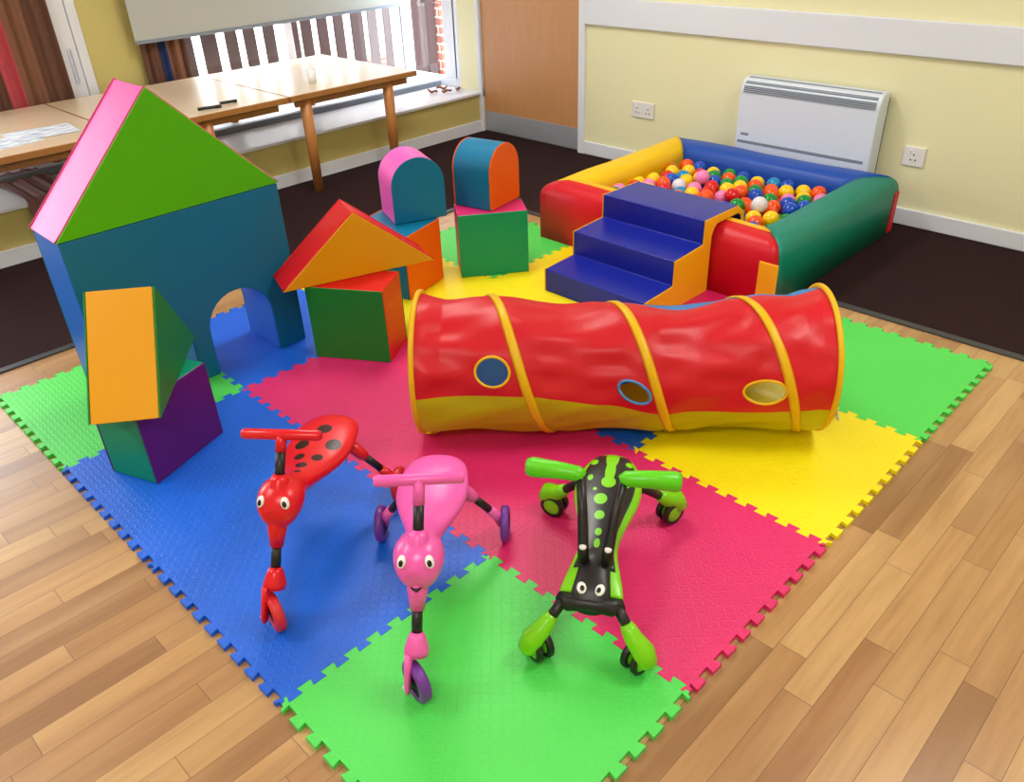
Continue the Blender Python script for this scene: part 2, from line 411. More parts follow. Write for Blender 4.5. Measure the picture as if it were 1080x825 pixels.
o = curtain('draped_cloth', 'bunched mauve brown cloth hanging over the ledge under the left table', .62, .86, [(-4.36, .278), (-4.1, .279), (-3.86, .280), (-3.782, .272), (-3.768, .20), (-3.766, .12)], plain('mauve_cloth', (122, 88, 88), .85), amp=.010, folds=3)
o['category'] = 'cloth'
for i, (x, y, r) in enumerate(((-4.02, 3.40, .3), (-3.95, 3.47, 1.4), (-3.93, 3.56, 2.2), (-4.06, 3.52, .9))):
    bm = new(); g = []
    for a in range(9):
        u = a/8*2-1; row = []
        for b in range(5):
            v = b/4*2-1; wv = .02*(1-u*u*.9)
            row.append(bm.verts.new((u*.04, v*wv, .006+.012*(abs(v)+.5*math.sin(u*4+i))+.01*u*u)))
        g.append(row)
    for A, B in zip(g, g[1:]):
        for b in range(4): bm.faces.new((A[b], A[b+1], B[b+1], B[b]))
    o = obj('dried_leaf', bm, M['leaf']); o.location = (x, y, LZ); o.rotation_euler = (0, 0, r)
    s = o.modifiers.new('solid', 'SOLIDIFY'); s.thickness = .002
    tag(o, 'small curled brown dried leaf on the white ledge near the door', 'leaf', 'dried leaves at the ledge end')

# ------------------------------------------------------------------ tables
TZ = .56
def table(label, y0, y1, legs, x0=-4.53, x1=-3.53):
    t = thing('table', label, 'table', ((x0+x1)/2, (y0+y1)/2, .004)); cx, cy = (x0+x1)/2, (y0+y1)/2
    obj('table_top', bx(x0-cx, x1-cx, y0-cy, y1-cy, TZ-.028, TZ-.004), M['table'], t, bevel=.003)
    bm = new(); e = .008
    for a in ((x0-e, x1+e, y0-.001, y0+.006), (x0-e, x1+e, y1-.006, y1+.001), (x0-e, x0+.002, y0, y1), (x1-.002, x1+e, y0, y1)):
        box(bm, a[0]-cx, a[1]-cx, a[2]-cy, a[3]-cy, TZ-.034, TZ-.0045)
    obj('table_edge', bm, M['tedge'], t, bevel=.002)
    obj('apron', bx(x1-.05-cx, x1-.03-cx, y0+.05-cy, y1-.05-cy, TZ-.075, TZ-.03), M['tedge'], t, bevel=.002)
    for lx, ly, zb in legs:
        tz = TZ-.03
        obj('leg', tube([(lx-cx+.0, ly-cy, zb), (lx-cx, ly-cy, tz)], [.026, .034], n=20), M['tleg'], t)
    return t
L2 = LZ-.004; coated(M['table'])
table('beech table nearest the door, its top bright with window light', 1.98, 2.87, [(-3.575, 2.10, 0), (-3.575, 2.68, 0), (-4.45, 2.10, L2), (-4.45, 2.68, L2)])
table('beech table in the middle of the window row, behind the toy house roof', 1.06, 1.972, [(-3.575, 1.25, 0), (-3.575, 1.50, 0), (-4.40, 1.25, L2), (-4.40, 1.50, L2)])
table('beech table at the left edge with printed papers on it', .15, 1.052, [(-3.575, .22, 0), (-3.575, .84, 0), (-4.45, .25, L2), (-4.45, .75+.25, L2)])
# things on the tables
def paper_mat():
    n = NT('printed_sheet').set(None, .55)
    x, y, z = n.sep(n.coord())
    a = n.noise(n.comb(n.math('MULTIPLY', x, 30), n.math('MULTIPLY', y, 12)), 1.2, 3)[0]
    n.l(n.mix(n.math('MULTIPLY_ADD', a, 3, -1.2, clamp=True), lin((232, 238, 246)), lin((120, 142, 170))), n.p.inputs['Base Color']); return n.m
PM = paper_mat()
for i, (x, y, rz, lb) in enumerate(((-3.78, .60, .12, 'printed paper sheet nearest the front edge of the left table'), (-3.84, .80, -.1, 'printed paper sheet beside the seam of the left table'))):
    bm = bx(-.11, .11, -.15, .15, 0, .0015); o = obj('paper_sheet', bm, PM, smooth=False); o.location = (x, y, TZ+.0002+i*.002); o.rotation_euler = (0, 0, rz)
    tag(o, lb, 'paper', 'papers on the left table')
def pen(x, y, rz, ln, label):
    o = thing('marker_pen', label, 'pen', (x, y, TZ+.0085), rz, 'pens on the middle table')
    obj('barrel', tube([(-ln/2, 0, 0), (ln*.25, 0, 0)], .008, n=12), M['pen'], o)
    obj('cap', tube([(ln*.25, 0, 0), (ln/2, 0, 0)], .0086, n=12), M['pen'], o)
pen(-3.62, 1.56, 1.3, .12, 'thick black marker pen on the middle table, close to the green gable')
pen(-3.66, 1.69, 1.4, .09, 'short black marker pen on the middle table, further from the green gable')
c_ = obj('plastic_cup', lathe(new(), [(.0, .0), (.022, 0), (.03, .075), (.027, .075), (.019, .004), (0, .004)], 24), M['cup']); c_.location = (-3.74, 2.27, TZ)
tag(c_, 'small frosted plastic cup on the bright table nearest the door', 'cup')

# ------------------------------------------------------------------ heater and sockets
h = thing('mounted_heater', 'white wall-mounted electric convector heater above the blue side of the ball pit', 'heater', (-1.33, YW, .14))
hwid = .365; hz = .475
prof = [(0, 0), (-.085, 0), (-.10, .02), (-.10, .40), (-.092, .44), (-.07, .468), (-.04, hz), (0, hz)]
bm = new()
a = [bm.verts.new((-hwid, y, z)) for y, z in prof]; b = [bm.verts.new((hwid, y, z)) for y, z in prof]
bm.faces.new(a); bm.faces.new(b[::-1])
for i in range(len(prof)): bm.faces.new((a[i], a[(i+1) % 8], b[(i+1) % 8], b[i]))
bmesh.ops.translate(bm, vec=(0, -.022, 0), verts=bm.verts)
obj('heater_body', bm, M['heater'], h, bevel=.006)
obj('heater_gap_shade', bx(-hwid+.02, hwid-.006, -.024, 0, .02, hz-.03), M['slit'], h, bevel=.003)  # dark filler between heater and wall, the slit's shade put into its colour
def grille(name, y0, z0, y1, z1, x0, x1, nb):
    bm = new(); d = Vector((0, y1-y0, z1-z0)); nrm = Vector((0, -(z1-z0), (y1-y0))).normalized()*.004
    if nrm.y > 0: nrm = -nrm
    for k in range(nb):
        p = Vector((0, y0, z0)) + d*(k/nb); q = Vector((0, y0, z0)) + d*((k+.72)/nb)
        v = [bm.verts.new((xx, r.y+e.y, r.z+e.z)) for e in (Vector((0, 0, 0)), nrm) for (xx, r) in ((x0, p), (x1, p), (x1, q), (x0, q))]
        for f in ((0, 1, 2, 3), (4, 5, 6, 7), (0, 1, 5, 4), (1, 2, 6, 5), (2, 3, 7, 6), (3, 0, 4, 7)): bm.faces.new([v[i] for i in f])
    return obj(name, bm, M['grille'], h, smooth=False)
grille('front_grille', -.1225, .405, -.1165, .440, -hwid+.02, hwid-.02, 4)
grille('top_grille', -.110, .446, -.070, .474, -hwid+.02, hwid-.02, 5)
obj('bottom_slot', bx(-hwid+.015, hwid-.03, -.1245, -.120, .150, .164), M['grille'], h, bevel=.001)
obj('heater_badge', bx(-hwid+.03, -hwid+.075, -.1238, -.1215, .19, .203), M['grille'], h, bevel=.002)
def socket(x0, x1, label, n):
    s = thing('wall_socket', label, 'socket', ((x0+x1)/2, YW, .335)); w_ = (x1-x0)/2
    obj('face_plate', bx(-w_, w_, -.011, 0, -.045, .045), M['plastic'], s, bevel=.004)
    for k in range(n):
        cx = (k-(n-1)/2)*w_*.95
        for a, b in ((0, .012), (-.011, -.012), (.011, -.012)): obj('pin_hole', bx(cx+a-.003, cx+a+.003, -.0118, -.0105, b-.008, b+.0), M['slit'], s, smooth=False)
        obj('rocker_switch', bx(cx+.018*(1 if k else -1)-.006, cx+.018*(1 if k else -1)+.006, -.015, -.010, .014, .034), M['plastic'], s, bevel=.002)
socket(-2.470, -2.310, 'white double wall socket between the door and the heater', 2)
socket(-.855, -.755, 'white single wall socket to the right of the heater', 1)

# ------------------------------------------------------------------ puzzle mat
MT = .012
def tooth_line(n=10, hgt=.0095):
    pts = [(0, 0)]
    for k in range(n):
        for u, d in ((.05, -1), (.29, -1), (.22, 1), (.78, 1), (.71, -1), (.95, -1)):
            if u in (.05, .95):
                if k == 0 and u == .05: pts += [(.012, 0), (.018, -hgt)]
                if k == n-1 and u == .95: pts += [(1-.018, -hgt), (1-.012, 0)]
                continue
            pts.append(((k+u)/n, d*hgt))
    pts.append((1, 0)); return pts
TL = tooth_line()
def hline(i, j): return [(-(i+1)*T + t*T, j*T + d) for t, d in TL]       # along +x, at y=j, tile column i
def vline(i, j): return [(-i*T + d*(1 if (i+j) % 2 else -1), j*T + t*T) for t, d in TL]         # along +y at x=-i
colr = {(0, 0): 'mgreen', (1, 0): 'mblue', (2, 0): 'mblue', (3, 0): 'mgreen', (0, 1): 'mpink', (1, 1): 'mpink', (2, 1): 'mpink', (3, 1): 'mblue',
        (0, 2): 'myellow', (1, 2): 'mblue', (2, 2): 'myellow', (3, 2): 'myellow', (0, 3): 'mgreen', (1, 3): 'mpink', (2, 3): 'myellow', (3, 3): 'mgreen'}
mlab = {(0, 0): 'green foam puzzle mat tile at the near corner, under the green scooter front wheels',
        (1, 0): 'blue foam puzzle mat tile on the near left edge, beneath the pink and red scooters',
        (2, 0): 'blue foam puzzle mat tile holding the purple and sea-green block',
        (3, 0): 'green foam puzzle mat tile at the far left corner, beside the toy house',
        (0, 1): 'pink foam puzzle mat tile on the right edge, behind the green scooter',
        (1, 1): 'pink foam puzzle mat tile between the scooters and the left half of the tunnel',
        (2, 1): 'pink foam puzzle mat tile in front of the red and green block',
        (3, 1): 'blue foam puzzle mat tile seen through the arch of the toy house',
        (0, 2): 'bright yellow foam puzzle mat tile on the right edge, in front of the tunnel',
        (1, 2): 'blue foam puzzle mat tile mostly covered by the red tunnel',
        (2, 2): 'yellow foam puzzle mat tile behind the left end of the tunnel',
        (3, 2): 'yellow foam puzzle mat tile under the teal and orange block',
        (0, 3): 'green foam puzzle mat tile at the right corner, beside the open end of the tunnel',
        (1, 3): 'pink foam puzzle mat tile at the right-hand foot of the blue steps',
        (2, 3): 'yellow foam puzzle mat tile beneath the blue steps',
        (3, 3): 'pale green foam puzzle mat tile behind the emerald block'}
for (i, j), mt in colr.items():
    loop = hline(i, j)[:-1] + vline(i, j)[:-1] + hline(i, j+1)[::-1][:-1] + vline(i+1, j)[::-1][:-1]
    cx, cy = -(i+.5)*T, (j+.5)*T
    bm = new()
    lo = [bm.verts.new(((x-cx)*.9985, (y-cy)*.9985, 0)) for x, y in loop]
    hi = [bm.verts.new(((x-cx)*.9985, (y-cy)*.9985, MT)) for x, y in loop]
    n = len(loop)
    for a_, b_, c_ in tessellate_polygon([[Vector((x, y, 0)) for x, y in loop]]):
        bm.faces.new((lo[c_], lo[b_], lo[a_])); bm.faces.new((hi[a_], hi[b_], hi[c_]))
    for k in range(n): bm.faces.new((lo[k], lo[(k+1) % n], hi[(k+1) % n], hi[k]))
    o = obj('mat_tile', bm, M[mt], smooth=False); o.location = (cx, cy, .0005)
    tag(o, mlab[(i, j)], 'play mat tile', 'foam puzzle mat tiles')

# ------------------------------------------------------------------ soft play blocks
Z0 = MT+.0008
def foam_block(name, label, cat, outline, d, side, cap, loc, rz, group=None, pipe=None, round_=.010):
    """outline (x,z) extruded along local y; the two end panels and the band round them are parts"""
    t = thing(name, label, cat, loc, rz, group)
    e = .006
    obj('side_cover', prism_y(new(), outline, -d/2+e, d/2-e), side, t, bevel=.004, seg=2, angle=40)
    for s in (-1, 1):
        y0, y1 = (-d/2, -d/2+e) if s < 0 else (d/2-e, d/2)
        obj('end_panel', prism_y(new(), outline, y0, y1), cap, t, bevel=.0028, seg=2, angle=40)
    if pipe:
        for y in (-d/2+e, d/2-e):
            cx = sum(p[0] for p in outline)/len(outline); cz = sum(p[1] for p in outline)/len(outline)
            pts = []
            for k in range(len(outline)):
                a = Vector(outline[k]); b = Vector(outline[(k+1) % len(outline)]); m_ = max(1, int((b-a).length/.03))
                for q in range(m_):
                    p = a+(b-a)*q/m_; pts.append((p[0], y, max(p[1], .004)))
            obj('piping', sweep(new(), pts, .0036, n=8, closed=True, up=(0, 1, 0)), pipe, t)
    return t
def rect(w, h): return [(-w/2, 0), (w/2, 0), (w/2, h), (-w/2, h)]
def tri(w, h): return [(-w/2, 0), (w/2, 0), (0, h)]
def dome(w, h, n=20): return [(-w/2, 0), (w/2, 0)] + [(w/2*math.cos(a), h-w/2+w/2*math.sin(a)) for a in [PI*k/n for k in range(n+1)]]
GB = 'loose soft play building blocks'
# the toy house: arched block and roof (front faces look to +x)
def house_outline(y0, y1, h, arches):
    c = (y0+y1)/2; pts = [(y0-c, 0)]
    for a0, a1, sp in arches:
        r = (a1-a0)/2; m_ = (a0+a1)/2-c
        pts.append((a0-c, 0))
        pts += [(m_-r*math.cos(PI*k/14), sp+r*math.sin(PI*k/14)) for k in range(15)]
        pts.append((a1-c, 0))
    pts += [(y1-c, 0), (y1-c, h), (y0-c, h)]
    return pts
hx = -2.02; hd = .225
foam_block('arch_block', 'large teal and blue foam wall block with arched openings, lower half of the toy house', 'soft play block',
           house_outline(.24, .985, .615, [(.325, .553, .15), (.622, .872, .165)]), hd, M['blue'], M['teal'], (hx-hd/2, .6125, Z0), PI/2, pipe=None)
foam_block('roof_block', 'big triangular foam roof block, lime green gable with pink slopes, on the teal arch wall', 'soft play block',
           tri(.76, .385), hd, M['pink'], M['lime'], (hx-hd/2, .6125, Z0+.6165), PI/2, pipe=M['mag'])
# A: red and green block with amber roof
foam_block('square_block', 'green faced foam block with red sides, carrying the amber triangle', 'soft play block', rect(.295, .285), .19, M['red'], M['green'], (-1.786, 1.085, Z0), .553, GB)
foam_block('triangle_block', 'amber and red triangular foam block balanced on the green and red block', 'soft play block', tri(.575, .24), .165, M['red'], M['orange'], (-1.856, 1.147, Z0+.2865), 1.243, GB, pipe=M['red'])
# B: teal and orange block with pink and teal arch piece
foam_block('square_block', 'teal foam block with an orange face, half hidden behind the amber triangle', 'soft play block', rect(.26, .277), .30, M['teal'], M['dorange'], (-2.145, 1.555, Z0), .28+PI/2, GB)
foam_block('dome_block', 'round-topped foam block, teal face and pink sides, standing on the teal and orange block', 'soft play block', dome(.232, .268), .20, M['pink'], M['teal'], (-2.165, 1.690, Z0+.2785), 1.197, GB)
# C
foam_block('square_block', 'emerald green faced foam block with magenta sides, on the far green mat tile', 'soft play block', rect(.305, .285), .17, M['mag'], M['emerald'], (-1.952, 1.945, Z0), .933, GB)
foam_block('dome_block', 'round-topped foam block, orange face and teal sides, standing on the emerald block', 'soft play block', dome(.225, .266), .20, M['teal'], M['dorange'], (-2.020, 1.995, Z0+.2865), 1.76, GB)
# D
foam_block('square_block', 'purple faced foam block with sea-green sides at the left edge of the mat', 'soft play block', rect(.29, .262), .182, M['sea'], M['purple'], (-1.698, .268, Z0), .368+PI/2, GB)
foam_block('triangle_block', 'triangular foam block with a big amber slope and green ends on the purple block', 'soft play block', tri(.486, .29), .194, M['orange'], M['green'], (-1.712, .272, Z0+.2635), 2.482, GB)

# ------------------------------------------------------------------ ball pit
px0, px1, py0, py1, ph, pt = -2.045, -.785, 2.365, 3.485, .276, .185
PZ = Z0
pit = thing('ball_pit', 'square soft play ball pit with yellow, blue, green and red padded sides', 'ball pit', ((px0+px1)/2, (py0+py1)/2, PZ))
pcx, pcy = (px0+px1)/2, (py0+py1)/2
def se(v, q=.72): return math.copysign(abs(v)**q, v)
prof = [(0, 0), (0, .185)] + [(pt/2-pt/2*se(math.cos(PI*k/16)), .185+(ph-.185)*se(math.sin(PI*k/16))) for k in range(1, 16)] + [(pt, .185), (pt, 0)]
def pit_wall(p0, p1, inward, mats, name, zoff=0, sub=None, k0=0, k1=None, off=0, e0=1, e1=1):
    """padded side from p0 to p1 (outer edge), mitred at both ends"""
    bm = new(); a = Vector(p0); b = Vector(p1); t = (b-a).normalized(); inn = Vector(inward); N = 28
    pr = prof[k0:k1] if (k0 or k1) else prof
    rings = []
    for s in range(N+1):
        f = s/N; row = []
        for d, z in pr:
            A = a + inn*d + t*d*e0; B = b + inn*d - t*d*e1
            q = A + (B-A)*f
            puff = .006*math.sin(PI*f)*(1 if d < .02 and .02 < z < .19 else 0)
            q = q - inn*puff
            zz = z + (off if z > .1 else 0) + (.004*math.sin(f*9+1) if z > ph-.01 else 0)
            row.append(bm.verts.new((q.x-pcx, q.y-pcy, zz)))
        rings.append(row)
    m_ = len(pr)
    for A, B in zip(rings, rings[1:]):
        for k in range(m_-1): bm.faces.new((A[k], A[k+1], B[k+1], B[k]))
        if not k0: bm.faces.new((A[-1], A[0], B[0], B[-1]))
    if not k0: bm.faces.new(rings[0]); bm.faces.new(rings[-1])
    return obj(name, bm, mats, pit)
e = .0015
pit_wall((px0+e, py0), (px1-e, py0), (0, 1), M['pred'], 'front_side')
pit_wall((px1, py0+e), (px1, py1-e), (-1, 0), M['pgreen'], 'right_side')
pit_wall((px1-e, py1), (px0+e, py1), (0, -1), M['royal'], 'back_side')
pit_wall((px0, py1-e), (px0, py0+e), (1, 0), M['pyellow'], 'left_side')
# amber lining on the inner shoulder of the red side
lin_ = pit_wall((px0+.004, py0), (px1-.004, py0), (0, 1), M['strap'], 'inner_lining', k0=9, k1=19, off=0)
for v in lin_.data.vertices: v.co.z += .003; v.co.y += .002
s_ = lin_.modifiers.new('solid', 'SOLIDIFY'); s_.thickness = .003
obj('base_pad', bx(px0+pt-pcx, px1-pt-pcx, py0+pt-pcy, py1-pt-pcy, 0, .105), M['royal'], pit, bevel=.01)
# hook-and-loop corner tabs
def tab(name, m, x0, x1, y0, y1, z0, z1): obj(name, bx(x0-pcx, x1-pcx, y0-pcy, y1-pcy, z0, z1), m, pit, bevel=.003)
tab('corner_tab', M['strap'], px1-.078, px1+.003, py0-.007, py0+.004, .006, .190)
tab('corner_tab', M['strap'], px0-.003, px0+.004, py1-.09, py1-.01, .006, .190)
tab('corner_tab', M['pred'], px1-.004, px1+.005, py1-.045, py1+.003, .006, .200)
# padded steps
steps = [(1.915, 0), (2.352, 0), (2.352, .24), (2.365, .270), (2.385, .286), (2.545, .286), (2.568, .270), (2.580, .235), (2.600, .240), (2.590, .285), (2.540, .320),
         (2.295, .322), (2.295, .222), (2.098, .212), (2.098, .108), (1.915, .100)]
sc = 2.2
foam_block('step_block', 'navy padded three-step block with amber sides, hooked over the ball pit side', 'steps',
           [(y-sc, z) for y, z in steps], .525, M['navy'], M['strap'], (-1.343, sc, Z0), PI/2, pipe=None)

# ------------------------------------------------------------------ balls
BRr = .0365
ballm = {k: plain('ball_'+k, c, .22, spec=.5) for k, c in dict(red=(220, 20, 24), orange=(246, 84, 14), yellow=(250, 206, 10), green=(8, 140, 52), blue=(14, 74, 190), pink=(238, 130, 190), white=(226, 222, 232), sky=(20, 140, 200)).items()}
protos = {}
for k, m_ in ballm.items():
    bm = ball_bm(BRr, 20, 12); me_o = obj('plastic_ball', bm, m_); protos[k] = me_o
bx0, bx1, by0, by1 = px0+pt+BRr+.002, px1-pt-BRr-.002, py0+pt+BRr+.012, py1-pt-BRr-.002
pts = []
base = PZ+.105+BRr+.001
nx_, ny_ = 10, 10
for lay in range(2):
    for b in range(10-lay):
        for a in range(11 if (b+lay) % 2 == 0 else 10):
            x = bx0 + (bx1-bx0)*(a + (0 if (b+lay) % 2 == 0 else .5))/10; y = by0+(by1-by0)*(b+.5*lay)/9
            pts.append([x+random.uniform(-.012, .012), y+random.uniform(-.012, .012), base+lay*.060+random.uniform(0, .012)+(random.uniform(.0, .035) if lay else 0)])
for _ in range(5):                                   # scattered ones on top
    pts.append([random.uniform(bx0+.1, bx1-.1), random.uniform(by0+.15, by1-.1), base+.12])
for it in range(120):                                # push them apart
    for i in range(len(pts)):
        for j in range(i+1, len(pts)):
            dx = pts[j][0]-pts[i][0]
            if abs(dx) > .073: continue
            dy = pts[j][1]-pts[i][1]
            if abs(dy) > .073: continue
            dz = pts[j][2]-pts[i][2]; r = math.sqrt(dx*dx+dy*dy+dz*dz)
            if 1e-6 < r < .0732:
                k = (.0732-r)/r*.5
                for q, dd in enumerate((dx, dy, dz)): pts[i][q] -= dd*k; pts[j][q] += dd*k
    for p in pts:
        p[0] = min(max(p[0], bx0), bx1); p[1] = min(max(p[1], by0), by1); p[2] = max(base, p[2]-.0012)
order = ['red', 'orange', 'yellow', 'green', 'blue', 'blue', 'orange', 'yellow', 'pink', 'green', 'red', 'sky', 'blue', 'orange', 'white', 'yellow']
used = {}
def zone(x, y):
    if x < bx0+.12: return 'close to the yellow side'
    if x > bx1-.12: return 'close to the green side'
    if y > by1-.14: return 'along the blue side'
    if y < by0+.14: return 'behind the top step'
    return 'in the middle of the pit'
cname = dict(red='red', orange='orange', yellow='yellow', green='green', blue='dark blue', pink='pink', white='white', sky='light blue')
for x, y, z in pts:
    if z > .34: continue
    k = random.choice(order)
    if k not in used: o = protos[k]; used[k] = 1
    else: o = protos[k].copy(); C.objects.link(o)
    o.location = (x, y, z); o.rotation_euler = (random.random()*3, random.random()*3, 0)
    tag(o, '%s plastic ball in the ball pit, %s' % (cname[k], zone(x, y)), 'ball', '%s balls %s' % (cname[k], zone(x, y)))

# ------------------------------------------------------------------ tunnel
tc0 = Vector((-1.214, .926)); tL = 1.21; tyaw = math.radians(42.29)
td = Vector((math.cos(tyaw), math.sin(tyaw)))
tun = thing('play_tunnel', 'red, yellow and blue nylon pop-up crawl tunnel with round windows lying across the mats', 'play tunnel', (tc0.x, tc0.y, Z0), tyaw)
def twist(s): return math.radians(interp([(0, -9), (.34, -12), (.56, -3), (.73, 8), (1.21, 5)], s))
PITCH = .375; S0 = .245
def near_coil(s, th):
    """distance along the tunnel to the nearest wire coil"""
    q = (s - S0 - PITCH*th/(2*PI)) / PITCH
    q -= round(q); return abs(q)
def rad(s, th):
    R = interp([(0, .217), (.2, .211), (.6, .197), (.9, .200), (1.21, .217)], s)
    q = near_coil(s, th); end = min(s, tL-s)
    sag = math.sin(PI*min(q, .5))**2 * min(1, end/.08)
    R -= .012*sag*(1+.5*math.cos(th))
    wr = (.0042*math.sin(9*s+6.0*th+1.3*math.sin(7*s)) + .0026*math.sin(13*s-9*th+2*math.sin(3*th)) + .0012*math.sin(26*s+15*th)) * min(1, q*6) * min(1, end/.04)
    return R + wr
def tp(s, th, off=0):
    R = rad(s, th) + off
    z = R*math.cos(th); y = -R*math.sin(th)
    Rc = interp([(0, .217), (.2, .211), (.6, .197), (.9, .200), (1.21, .217)], s)
    z = max(z, -Rc+.0015+max(0, -off*0))
    return Vector((s, y, z + Rc + .001))
wins = [(.232, math.radians(67), .050, .215, 0, 'band'), (.642, math.radians(83), .052, .150, .6, 'rimblue'), (1.012, math.radians(85), .058, .175, .0, 'band')]
def in_win(s, th):
    for ws, wt, a, b, rot, _ in wins:
        u = (s-ws); v = (th-wt)*.205; b_ = b*.205
        c, sn = math.cos(rot), math.sin(rot); uu = u*c+v*sn; vv = -u*sn+v*c
        if (uu/a)**2+(vv/b_)**2 < 1: return True
    return False
def panel(name, t0, t1, m_):
    NS, NT_ = 330, 110; bm = new(); g = []
    for i in range(NS+1):
        s = tL*i/NS; w_ = twist(s)
        g.append([bm.verts.new(tp(s, t0+w_+(t1-t0)*j/NT_)) for j in range(NT_+1)])
    for i in range(NS):
        s = tL*(i+.5)/NS; w_ = twist(s)
        for j in range(NT_):
            th = t0+w_+(t1-t0)*(j+.5)/NT_
            if in_win(s, th): continue
            bm.faces.new((g[i][j], g[i+1][j], g[i+1][j+1], g[i][j+1]))
    for v in [v for v in bm.verts if not v.link_faces]: bm.verts.remove(v)
    return obj(name, bm, m_, tun)
D = math.radians
panel('red_panel', D(-22), D(99), M['nred'])
panel('yellow_panel', D(99), D(219), M['nyel'])
panel('blue_panel', D(219), D(338), M['nblue'])
def ribbon(name, fn, n, m_, hw=.0145, th_=.003):
    """flat band following fn(i) -> (centre, side direction, normal)"""
    bm = new(); R = []
    for i in range(n+1):
        p, w_, nn = fn(i/n)
        R.append([bm.verts.new(p+w_*a+nn*b) for a, b in ((-hw, 0), (-hw*.5, th_*1.6), (hw*.5, th_*1.6), (hw, 0), (hw*.4, -th_), (-hw*.4, -th_))])
    for A, B in zip(R, R[1:]):
        for k in range(6): bm.faces.new((A[k], A[(k+1) % 6], B[(k+1) % 6], B[k]))
    bm.faces.new(R[0]); bm.faces.new(R[-1])
    return obj(name, bm, m_, tun)
def coil(u):
    th0, th1 = (0.016-S0)/PITCH*2*PI, (tL-.016-S0)/PITCH*2*PI
    th = th0+(th1-th0)*u; s = S0+PITCH*th/(2*PI)
    p = tp(s, th, .0015); a = tp(s+.001, th+.006); b = tp(s-.001, th-.006)
    t = Vector((PITCH/(2*PI), -.2*math.cos(th), -.2*math.sin(th))).normalized(); nn = Vector((0, -math.sin(th), math.cos(th)))
    return p, t.cross(nn).normalized(), nn
ribbon('spiral_band', coil, 420, M['band'])
for s in (0.0, tL):
    n_ = 96; R = .217
    bm = sweep(new(), [Vector((s, -(R)*math.sin(a), max(R*math.cos(a), -R+.004)+R+.006)) for a in [2*PI*k/n_ for k in range(n_)]], .0085, n=10, closed=True, up=(1, 0, 0))
    obj('end_hoop', bm, M['band'], tun)
for ws, wt, a, b, rot, mk in wins:
    pts_ = []
    for k in range(48):
        q = 2*PI*k/48; uu = a*math.cos(q); vv = b*.205*math.sin(q); c, sn = math.cos(rot), math.sin(rot)
        pts_.append(tp(ws+uu*c-vv*sn, wt+(uu*sn+vv*c)/.205, .001))
    obj('window_rim', sweep(new(), pts_, .0042, n=8, closed=True), M[mk], tun)
bm = bx(-.002, .0, -.008, .008, -.045, 0); o = obj('care_tag', bm, M['paper'], tun, smooth=False); o.location = (tL+.009, -.205, .17); o.rotation_euler = (.0, -.3, .3)

# ------------------------------------------------------------------ scooters
def loft(bm, secs, n=28, flat=1.0):
    """secs of (x, z, half width, half height up, half height down)"""
    rings = []
    for x, z, w_, hu, hd in secs:
        r = []
        for k in range(n):
            a = 2*PI*k/n; ca, sa = math.cos(a), math.sin(a)
            r.append(bm.verts.new((x, w_*ca, z+(hu if sa > 0 else hd)*(abs(sa)**flat)*(1 if sa > 0 else -1))))
        rings.append(r)
    for A, B in zip(rings, rings[1:]):
        for k in range(n): bm.faces.new((A[k], A[(k+1) % n], B[(k+1) % n], B[k]))
    bm.faces.new(rings[0][::-1]); bm.faces.new(rings[-1]); return bm
def wheel(parent, c, r, w_, axis_yaw, tyre, hub, extra=None):
    """tyre about a horizontal axis; hub is a sub-part of the wheel"""
    ty = obj('wheel', lathe(new(), [(r*.66, -w_/2), (r*.86, -w_/2), (r*.97, -w_*.36), (r, -w_*.15), (r, w_*.15), (r*.97, w_*.36), (r*.86, w_/2), (r*.66, w_/2), (r*.62, 0), (r*.66, -w_/2)], 40), tyre, parent)
    ty.location = c; ty.rotation_euler = (PI/2, 0, axis_yaw)
    hb = obj('hub', lathe(new(), [(0, -w_*.42), (r*.2, -w_*.5), (r*.24, -w_*.3), (r*.5, -w_*.22), (r*.67, -w_*.40), (r*.67, w_*.40), (r*.5, w_*.22), (r*.24, w_*.3), (r*.2, w_*.5), (0, w_*.42)], 32), hub, ty)
    return ty
def lerp3(a, b, t): return tuple(x+(y-x)*t for x, y in zip(a, b))
